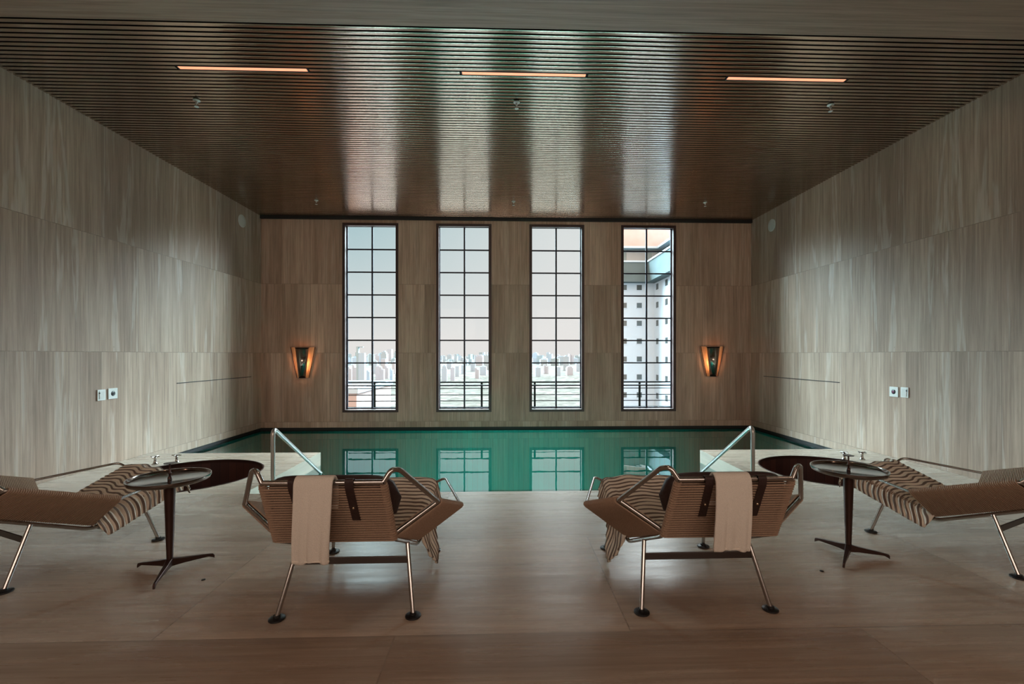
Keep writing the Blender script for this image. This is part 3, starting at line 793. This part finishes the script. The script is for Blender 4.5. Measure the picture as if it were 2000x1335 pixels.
for i, (x, y, a, lab) in enumerate(((-2.005, 2.775, R(-42), 'round dark bronze pedestal table beside the left side lounge chair'), (2.235, 2.850, R(16), 'round dark bronze pedestal table beside the right side lounge chair'))):
    o = tb if i == 0 else copy_tree(tb)
    o.location = (x, y, 0); o.rotation_euler = (0, 0, a)
    tag(o, lab, 'side table', 'pedestal side tables')

# ------------------------------------------------------------------ round sunken tubs and their taps
for i, (x, y, rr) in enumerate(TUB):
    r = tag(empty('hot_tub', (x, y, 0)), 'sunken round dark wooden tub in the %s platform beside the pool' % ('left', 'right')[i], 'hot tub')
    bm = bmesh.new(); lathe(bm, [(rr, -.02), (rr-.005, -.9), (rr+.03, -.9), (rr+.03, -.02)], seg=88, closed_prof=True); obj('wall', bm, M['tub_wood'], r)
    bm = bmesh.new(); lathe(bm, [(0, -.88), (rr, -.88), (rr, -.91), (0, -.91)], seg=88); obj('base', bm, M['tub_wood'], r)
    bm = bmesh.new(); lathe(bm, [(rr-.006, .003), (rr+.002, .006), (rr+.010, .002), (rr+.004, -.03), (rr-.006, -.03)], seg=88, closed_prof=True); obj('rim', bm, M['table_base'], r)
    bm = bmesh.new(); lathe(bm, [(rr-.20, -.45), (rr-.006, -.45), (rr-.006, -.88), (rr-.20, -.88)], seg=88, closed_prof=True); obj('bench', bm, M['tub_wood'], r)
def make_tap():
    r = empty('tap_valve')
    bm = bmesh.new(); lathe(bm, [(0, 0), (.034, 0), (.034, .006), (.022, .014), (.015, .03), (.013, .068), (.017, .074), (.013, .082), (0, .082)], seg=24); obj('body', bm, M['chrome'], r)
    bm = bmesh.new(); tube(bm, [(-.052, 0, .090), (.052, 0, .090)], .0065, 10); tube(bm, [(0, -.05, .090), (0, .05, .090)], .0065, 10); lathe(bm, [(0, .08), (.014, .08), (.014, .098), (0, .1)], seg=16); obj('cross_handle', bm, M['chrome'], r)
    return r
tp = make_tap()
for i, (x, y, lab) in enumerate(((-4.136, 5.488, 'chrome cross-handle tap behind the left tub, nearer the wall'), (-3.935, 5.556, 'chrome cross-handle tap behind the left tub, nearer the rim'),
                                 (4.229, 5.46, 'chrome cross-handle tap behind the right tub, nearer the rim'), (4.454, 5.457, 'chrome cross-handle tap behind the right tub, nearer the wall'))):
    o = tp if i == 0 else copy_tree(tp)
    o.location = (x, y, 0); o.rotation_euler = (0, 0, .1*i); tag(o, lab, 'tap', 'taps beside the tubs')

# ------------------------------------------------------------------ pool handrails
for i, (xb, xe, ye, top) in enumerate(((-2.128, -2.27, 5.69, .625), (2.385, 2.493, 5.594, .625))):
    yb = 4.235
    r = tag(empty('pool_handrail', (xb, yb, 0)), 'chrome handrail sloping into the pool on the %s' % ('left', 'right')[i], 'handrail')
    e = Vector((xe-xb, ye-yb, ZW)); slope = (e-Vector((0, .04, top))).normalized()
    bm = bmesh.new()
    tube(bm, fillet([(0, 0, .01), (0, 0, top), e+slope*.34], [.085], 10), .019, 16); obj('rail', bm, M['rail_steel'], r)
    bm = bmesh.new(); lathe(bm, [(0, .0), (.045, .0), (.045, .006), (.030, .014), (.022, .018), (0, .018)], seg=28); obj('floor_flange', bm, M['chrome'], r)
# small studs in the floor
for x, y, lab in ((-1.731, 2.658, 'small dark round stud in the floor between the left table and chair'), (1.913, 2.649, 'small dark round stud in the floor between the right chair and table')):
    bm = bmesh.new(); lathe(bm, [(0, 0), (.011, 0), (.011, .003), (.008, .005), (0, .005)], seg=16)
    o = tag(obj('floor_stud', bm, M['foot']), lab, 'floor stud'); o.location = (x, y, 0)

# ------------------------------------------------------------------ added unseen fill lamps, shaped as downlights in the soffit behind the viewer
for x in (-3.0, 0.15, 3.3):
    for y in (-1.2, 1.2):
        r = tag(empty('recessed_downlight', (x, y, ZS)), 'small recessed warm downlight in the stone soffit', 'downlight', 'downlights in the stone soffit')
        bm = bmesh.new(); lathe(bm, [(.05, -.004), (.062, -.004), (.064, .0), (.05, .0)], seg=24, closed_prof=True); obj('trim_ring', bm, M['window_frame'], r)
        bm = bmesh.new(); lathe(bm, [(0, -.002), (.05, -.002), (.05, .0), (0, .0)], seg=24); obj('lens', bm, M['bulb'], r)
        ld = bpy.data.lights.new('downlight', 'SPOT'); ld.energy = 14; ld.color = (1.0, .68, .50); ld.spot_size = R(125); ld.spot_blend = .8; ld.shadow_soft_size = .05
        lo = bpy.data.objects.new('downlight', ld); C.objects.link(lo); lo.parent = r; lo.location = (0, 0, -.03)

# ------------------------------------------------------------------ outside: balcony, railing, city
r = tag(empty('balcony', (0, YF+.24, -.12)), 'grey balcony slab outside the windows', 'balcony')
bm = bmesh.new(); box(bm, (XL-1, 0.005, -.25), (XR+1, 1.15, 0)); obj('slab', bm, M['concrete'], r)
YRL = 10.12
r = tag(empty('balcony_railing', (0, YRL, -.12)), 'dark metal railing with thin horizontal bars outside the windows', 'railing')
for z in (.685, .547, .402, .267, .13):
    bm = bmesh.new(); tube(bm, [(XL-.9, 0, z+.12), (XR+.9, 0, z+.12)], .016 if z > .6 else .009, 8); obj('top_rail' if z > .6 else 'bar', bm, M['rail_paint'], r)
x = -2.86-1.19
while x < XR+1:
    bm = bmesh.new(); box(bm, (x-.022, -.010, 0), (x+.022, .010, .81)); obj('post', bm, M['rail_paint'], r); x += 1.19

GZ = -62.0
def bmat(name, col, win, fw, fh, wr=.5):
    m = pmat(name, col, .8); nt = m.node_tree; b = nt.nodes['Principled BSDF']
    g = N(nt, 'ShaderNodeNewGeometry'); s = N(nt, 'ShaderNodeSeparateXYZ'); L(nt, g.outputs['Position'], s.inputs[0])
    h = math_n(nt, 'ADD', s.outputs[0], s.outputs[1])
    fx = math_n(nt, 'FRACT', math_n(nt, 'DIVIDE', h, fw)); fz_ = math_n(nt, 'FRACT', math_n(nt, 'DIVIDE', s.outputs[2], fh))
    w = math_n(nt, 'MULTIPLY', math_n(nt, 'LESS_THAN', fx, wr), math_n(nt, 'LESS_THAN', fz_, .5))
    sn = N(nt, 'ShaderNodeSeparateXYZ'); L(nt, g.outputs['Normal'], sn.inputs[0])
    w = math_n(nt, 'MULTIPLY', w, math_n(nt, 'LESS_THAN', math_n(nt, 'ABSOLUTE', sn.outputs[2]), .5))
    L(nt, mixc(nt, w, col, win), b.inputs['Base Color']); return m
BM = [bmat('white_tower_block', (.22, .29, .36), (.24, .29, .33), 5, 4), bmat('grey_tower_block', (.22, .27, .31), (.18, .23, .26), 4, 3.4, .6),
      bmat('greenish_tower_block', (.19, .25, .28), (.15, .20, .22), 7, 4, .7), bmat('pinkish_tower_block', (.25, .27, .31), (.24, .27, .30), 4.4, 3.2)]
# ground with muted tree cover
m = pmat('city_ground', (.12, .125, .11), .9); nt_ = m.node_tree; b_ = nt_.nodes['Principled BSDF']
tc_ = N(nt_, 'ShaderNodeTexCoord'); no_ = N(nt_, 'ShaderNodeTexNoise', inp={'Scale': .012, 'Detail': 8., 'Roughness': .7}); L(nt_, tc_.outputs['Object'], no_.inputs[0])
n2_ = N(nt_, 'ShaderNodeTexNoise', inp={'Scale': .06, 'Detail': 6., 'Roughness': .7}); L(nt_, tc_.outputs['Object'], n2_.inputs[0])
cg = mixc(nt_, maprange(nt_, no_.outputs[0], .42, .58), (.043, .037, .032), (.066, .051, .046)); cg = mixc(nt_, math_n(nt_, 'MULTIPLY', maprange(nt_, n2_.outputs[0], .45, .6), .5), cg, (.034, .037, .034))
L(nt_, cg, b_.inputs['Base Color'])
bm = bmesh.new(); quad(bm, ((-9000, -300, GZ), (9000, -300, GZ), (9000, 16000, GZ), (-9000, 16000, GZ)))
tag(obj('ground', bm, m), 'pale hazy city ground with trees far below the windows', 'ground', kind='structure')
# distant towers: five shapes, each tower its own object
def tower_mesh(kind, mat):
    bm = bmesh.new()
    if kind == 0: box(bm, (-.5, -.5, 0), (.5, .5, .94)); box(bm, (-.2, -.25, .94), (.2, .25, 1))
    elif kind == 1: box(bm, (-.5, -.5, 0), (.5, .5, .80)); box(bm, (-.38, -.38, .80), (.38, .38, .93)); box(bm, (-.16, -.2, .93), (.16, .2, 1))
    elif kind == 2: box(bm, (-.5, -.35, 0), (0, .35, 1)); box(bm, (0, -.5, 0), (.5, .5, .86))
    elif kind == 3: box(bm, (-.5, -.5, 0), (.5, .5, .97)); box(bm, (-.53, -.53, .97), (.53, .53, .985)); box(bm, (.1, -.1, .985), (.4, .3, 1))
    else: box(bm, (-.5, -.5, 0), (.5, .5, .55)); box(bm, (-.5, -.5, .55), (.15, .5, 1))
    me = bpy.data.meshes.new('city_tower'); bm.to_mesh(me); bm.free(); me.materials.append(mat); return me
TM = [tower_mesh(k, BM[j]) for k in range(5) for j in range(4)]
TW = []
def tower(x, y, w, dp, top, me, rz=0., lab='pale hazy tower block on the far city skyline', grp='hazy towers on the far city skyline', ground=GZ):
    TW.append((x, y, max(w, dp)))
    o = bpy.data.objects.new('city_tower', me); C.objects.link(o); o.location = (x, y, ground); o.scale = (w, dp, top-ground); o.rotation_euler = (0, 0, rz)
    return tag(o, lab, 'building', grp)
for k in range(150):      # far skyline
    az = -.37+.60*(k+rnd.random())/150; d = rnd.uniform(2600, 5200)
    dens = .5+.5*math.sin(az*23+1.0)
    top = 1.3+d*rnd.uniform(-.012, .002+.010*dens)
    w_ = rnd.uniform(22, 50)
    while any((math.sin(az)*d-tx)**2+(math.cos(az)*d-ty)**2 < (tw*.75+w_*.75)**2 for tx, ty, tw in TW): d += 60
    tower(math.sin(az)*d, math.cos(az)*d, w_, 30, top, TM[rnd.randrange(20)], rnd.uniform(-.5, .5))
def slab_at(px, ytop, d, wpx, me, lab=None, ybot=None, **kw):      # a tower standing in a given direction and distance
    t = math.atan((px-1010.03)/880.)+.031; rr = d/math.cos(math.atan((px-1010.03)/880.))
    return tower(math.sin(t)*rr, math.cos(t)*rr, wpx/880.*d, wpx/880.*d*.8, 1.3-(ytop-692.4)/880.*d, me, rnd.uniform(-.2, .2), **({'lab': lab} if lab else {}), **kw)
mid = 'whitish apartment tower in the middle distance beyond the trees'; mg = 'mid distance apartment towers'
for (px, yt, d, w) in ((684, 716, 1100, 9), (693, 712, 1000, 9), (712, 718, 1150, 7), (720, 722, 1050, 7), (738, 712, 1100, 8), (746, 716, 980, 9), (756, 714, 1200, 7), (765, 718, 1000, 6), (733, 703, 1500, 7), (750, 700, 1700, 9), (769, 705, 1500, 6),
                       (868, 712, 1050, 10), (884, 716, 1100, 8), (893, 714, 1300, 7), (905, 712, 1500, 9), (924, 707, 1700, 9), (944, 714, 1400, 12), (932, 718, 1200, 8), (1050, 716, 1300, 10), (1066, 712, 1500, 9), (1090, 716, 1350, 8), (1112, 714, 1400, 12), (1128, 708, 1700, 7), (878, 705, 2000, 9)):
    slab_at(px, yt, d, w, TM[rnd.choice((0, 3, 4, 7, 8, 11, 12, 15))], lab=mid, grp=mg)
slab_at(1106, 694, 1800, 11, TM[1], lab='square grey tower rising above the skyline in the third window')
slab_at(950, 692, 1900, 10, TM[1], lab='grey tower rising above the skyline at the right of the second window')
# tall tower with a projecting roof arm, first window
r = tag(empty('crowned_tower', (0, 0, GZ)), 'slim tall tower with a projecting roof arm, seen through the first window', 'building')
t = math.atan((699-1010.03)/880.)+.031; rr = 900/math.cos(t-.031); r.location = (math.sin(t)*rr, math.cos(t)*rr, GZ); TW.append((math.sin(t)*rr, math.cos(t)*rr, 22))
htop = 1.3-(678-692.4)/880.*900-GZ
bm = bmesh.new(); box(bm, (-2, -4, 0), (2, 4, htop)); obj('shaft', bm, BM[2], r)
bm = bmesh.new(); box(bm, (-2, -4, htop), (11, 4, htop+1.6)); obj('roof_arm', bm, BM[2], r)
bm = bmesh.new(); box(bm, (2.1, -4, 0), (14, 4, htop-11)); obj('wing', bm, BM[0], r)
# tree canopy
bm = bmesh.new()
tmp = bmesh.new(); bmesh.ops.create_icosphere(tmp, subdivisions=1, radius=1.); tv = [v.co.copy() for v in tmp.verts]; tf = [[v.index for v in f.verts] for f in tmp.faces]; tmp.free()
for k in range(2600):
    d = 260+rnd.random()**1.3*1100; az = rnd.uniform(-.42, .30)
    if az > .23 and d < 300: continue
    s = rnd.uniform(6, 13); sq = rnd.uniform(.16, .30); c = Vector((math.sin(az)*d, math.cos(az)*d, GZ-s*sq*.45))
    if any((c.x-tx)**2+(c.y-ty)**2 < (tw*.8+s*1.2)**2 for tx, ty, tw in TW): continue
    vs = [bm.verts.new(c+Vector((v.x*s*rnd.uniform(.85, 1.15), v.y*s, v.z*s*sq))) for v in tv]
    for f in tf: bm.faces.new([vs[i] for i in f]).smooth = True
tree_m = grain(pmat('pale_tree_canopy', (.042, .036, .031), .95), .05, .35)
tag(obj('tree_canopy', bm, tree_m), 'pale green tree cover between the city blocks', 'trees', kind='stuff')

# pink flat roof block below the first window
pinkm = bmat('pink_render', (.25, .20, .19), (.19, .17, .16), 12, 9, .25)
r = tag(empty('flat_roofed_block', (0, 0, 0)), 'pinkish flat-roofed building low in the first window', 'building')
r.location = (-18.0, 52.0, 0)
bm = bmesh.new(); box(bm, (-7, -6, GZ), (3.2, 8, -2.6)); obj('walls', bm, pinkm, r)
bm = bmesh.new(); box(bm, (-7.2, -6.2, -2.6), (3.4, -5.9, -2.1)); box(bm, (-7.2, 7.9, -2.6), (3.4, 8.2, -2.1)); box(bm, (3.1, -5.9, -2.6), (3.4, 7.9, -2.1)); box(bm, (-7.2, -5.9, -2.6), (-6.9, 7.9, -2.1)); obj('parapet', bm, BM[0], r)
bm = bmesh.new(); box(bm, (-1.2, -6.06, -6.1), (.9, -5.96, -5.1)); obj('window', bm, BM[2], r)

for mm in BM+[pinkm, tree_m, M['rail_paint'], M['reveal'], M['concrete'], bpy.data.materials['city_ground']]:
    mm.node_tree.nodes['Principled BSDF'].inputs['Specular IOR Level'].default_value = 0.
# neighbour tower, fourth window
wht = grain(pmat('white_render', (.34, .41, .47), .8), .4, .04)
eave = grain(pmat('grey_green_cladding', (.085, .11, .115), .7), .5, .08)
teal_sh = grain(pmat('grey_terrace_wall', (.16, .19, .19), .7), .5, .08)
pane_d = pmat('dark_pane', (.035, .045, .045), .25)
salmon = grain(pmat('salmon_render', (.37, .30, .28), .85), .3, .12)
for mm in (wht, eave, teal_sh, salmon): mm.node_tree.nodes['Principled BSDF'].inputs['Specular IOR Level'].default_value = 0.
pale = pmat('pale_blind', (.20, .21, .21), .6)
BX, BY = 25.4, 75.0
r = tag(empty('neighbour_tower', (BX, BY, 0)), 'white apartment tower with grey terrace crown filling the fourth window', 'building')
bm = bmesh.new(); box(bm, (-8.5, 0, GZ), (0, 10, 13.3)); box(bm, (0, -14, GZ), (14, 10, 13.3)); obj('walls', bm, wht, r)
bm = bmesh.new()
box(bm, (-8.5, -1.6, 13.3), (-1.6, 10, 16.5)); box(bm, (-1.6, -16, 13.3), (14, 10, 16.5)); obj('terrace_band', bm, eave, r)
bm = bmesh.new(); box(bm, (-8.5, -1.75, 16.5), (-1.75, -1.45, 16.75)); box(bm, (-1.75, -16, 16.5), (-1.45, -1.45, 16.75)); obj('coping', bm, wht, r)
bm = bmesh.new(); box(bm, (-8.5, 2.0, 16.5), (2.0, 10, 19.4)); box(bm, (2.0, -14, 16.5), (14, 10, 19.4)); obj('penthouse', bm, teal_sh, r)
for x0, x1 in ((-7.5, -6.7), (-4.2, -.6), (.2, 1.2)):
    bm = bmesh.new(); box(bm, (x0, 1.93, 17.0), (x1, 2.0, 19.0)); obj('window', bm, pale, r)
for y0, y1 in ((-2.5, -1.2), (-6.5, -4.5), (-11, -9)):
    bm = bmesh.new(); box(bm, (1.93, y0, 17.0), (2.0, y1, 19.0)); obj('window', bm, pale, r)
bm = bmesh.new(); box(bm, (-8.5, .8, 19.4), (.8, 10, 19.75)); box(bm, (.8, -15, 19.4), (14, 10, 19.75)); obj('roof_ledge', bm, wht, r)
bm = bmesh.new(); box(bm, (-8.5, 3.5, 19.75), (14, 10, 30)); obj('roof_block', bm, salmon, r)
k = 0
for fz_ in range(14):
    zt_ = 13.0-3.0*fz_
    if zt_ < -22: break
    for xw in (-5.1, -2.55):
        bm = bmesh.new(); box(bm, (xw-.42, -.04, zt_-.85), (xw+.42, .02, zt_)); w_ = obj('window', bm, pane_d, r)
        bm = bmesh.new(); box(bm, (xw-.50, -.10, zt_-.98), (xw+.50, .02, zt_-.86)); obj('sill', bm, wht, w_)
    for yw in (-1.5, -5.7, -10.2):
        bm = bmesh.new(); box(bm, (-.04, yw-.50, zt_-.95), (.02, yw+.50, zt_)); w_ = obj('window', bm, pane_d, r)
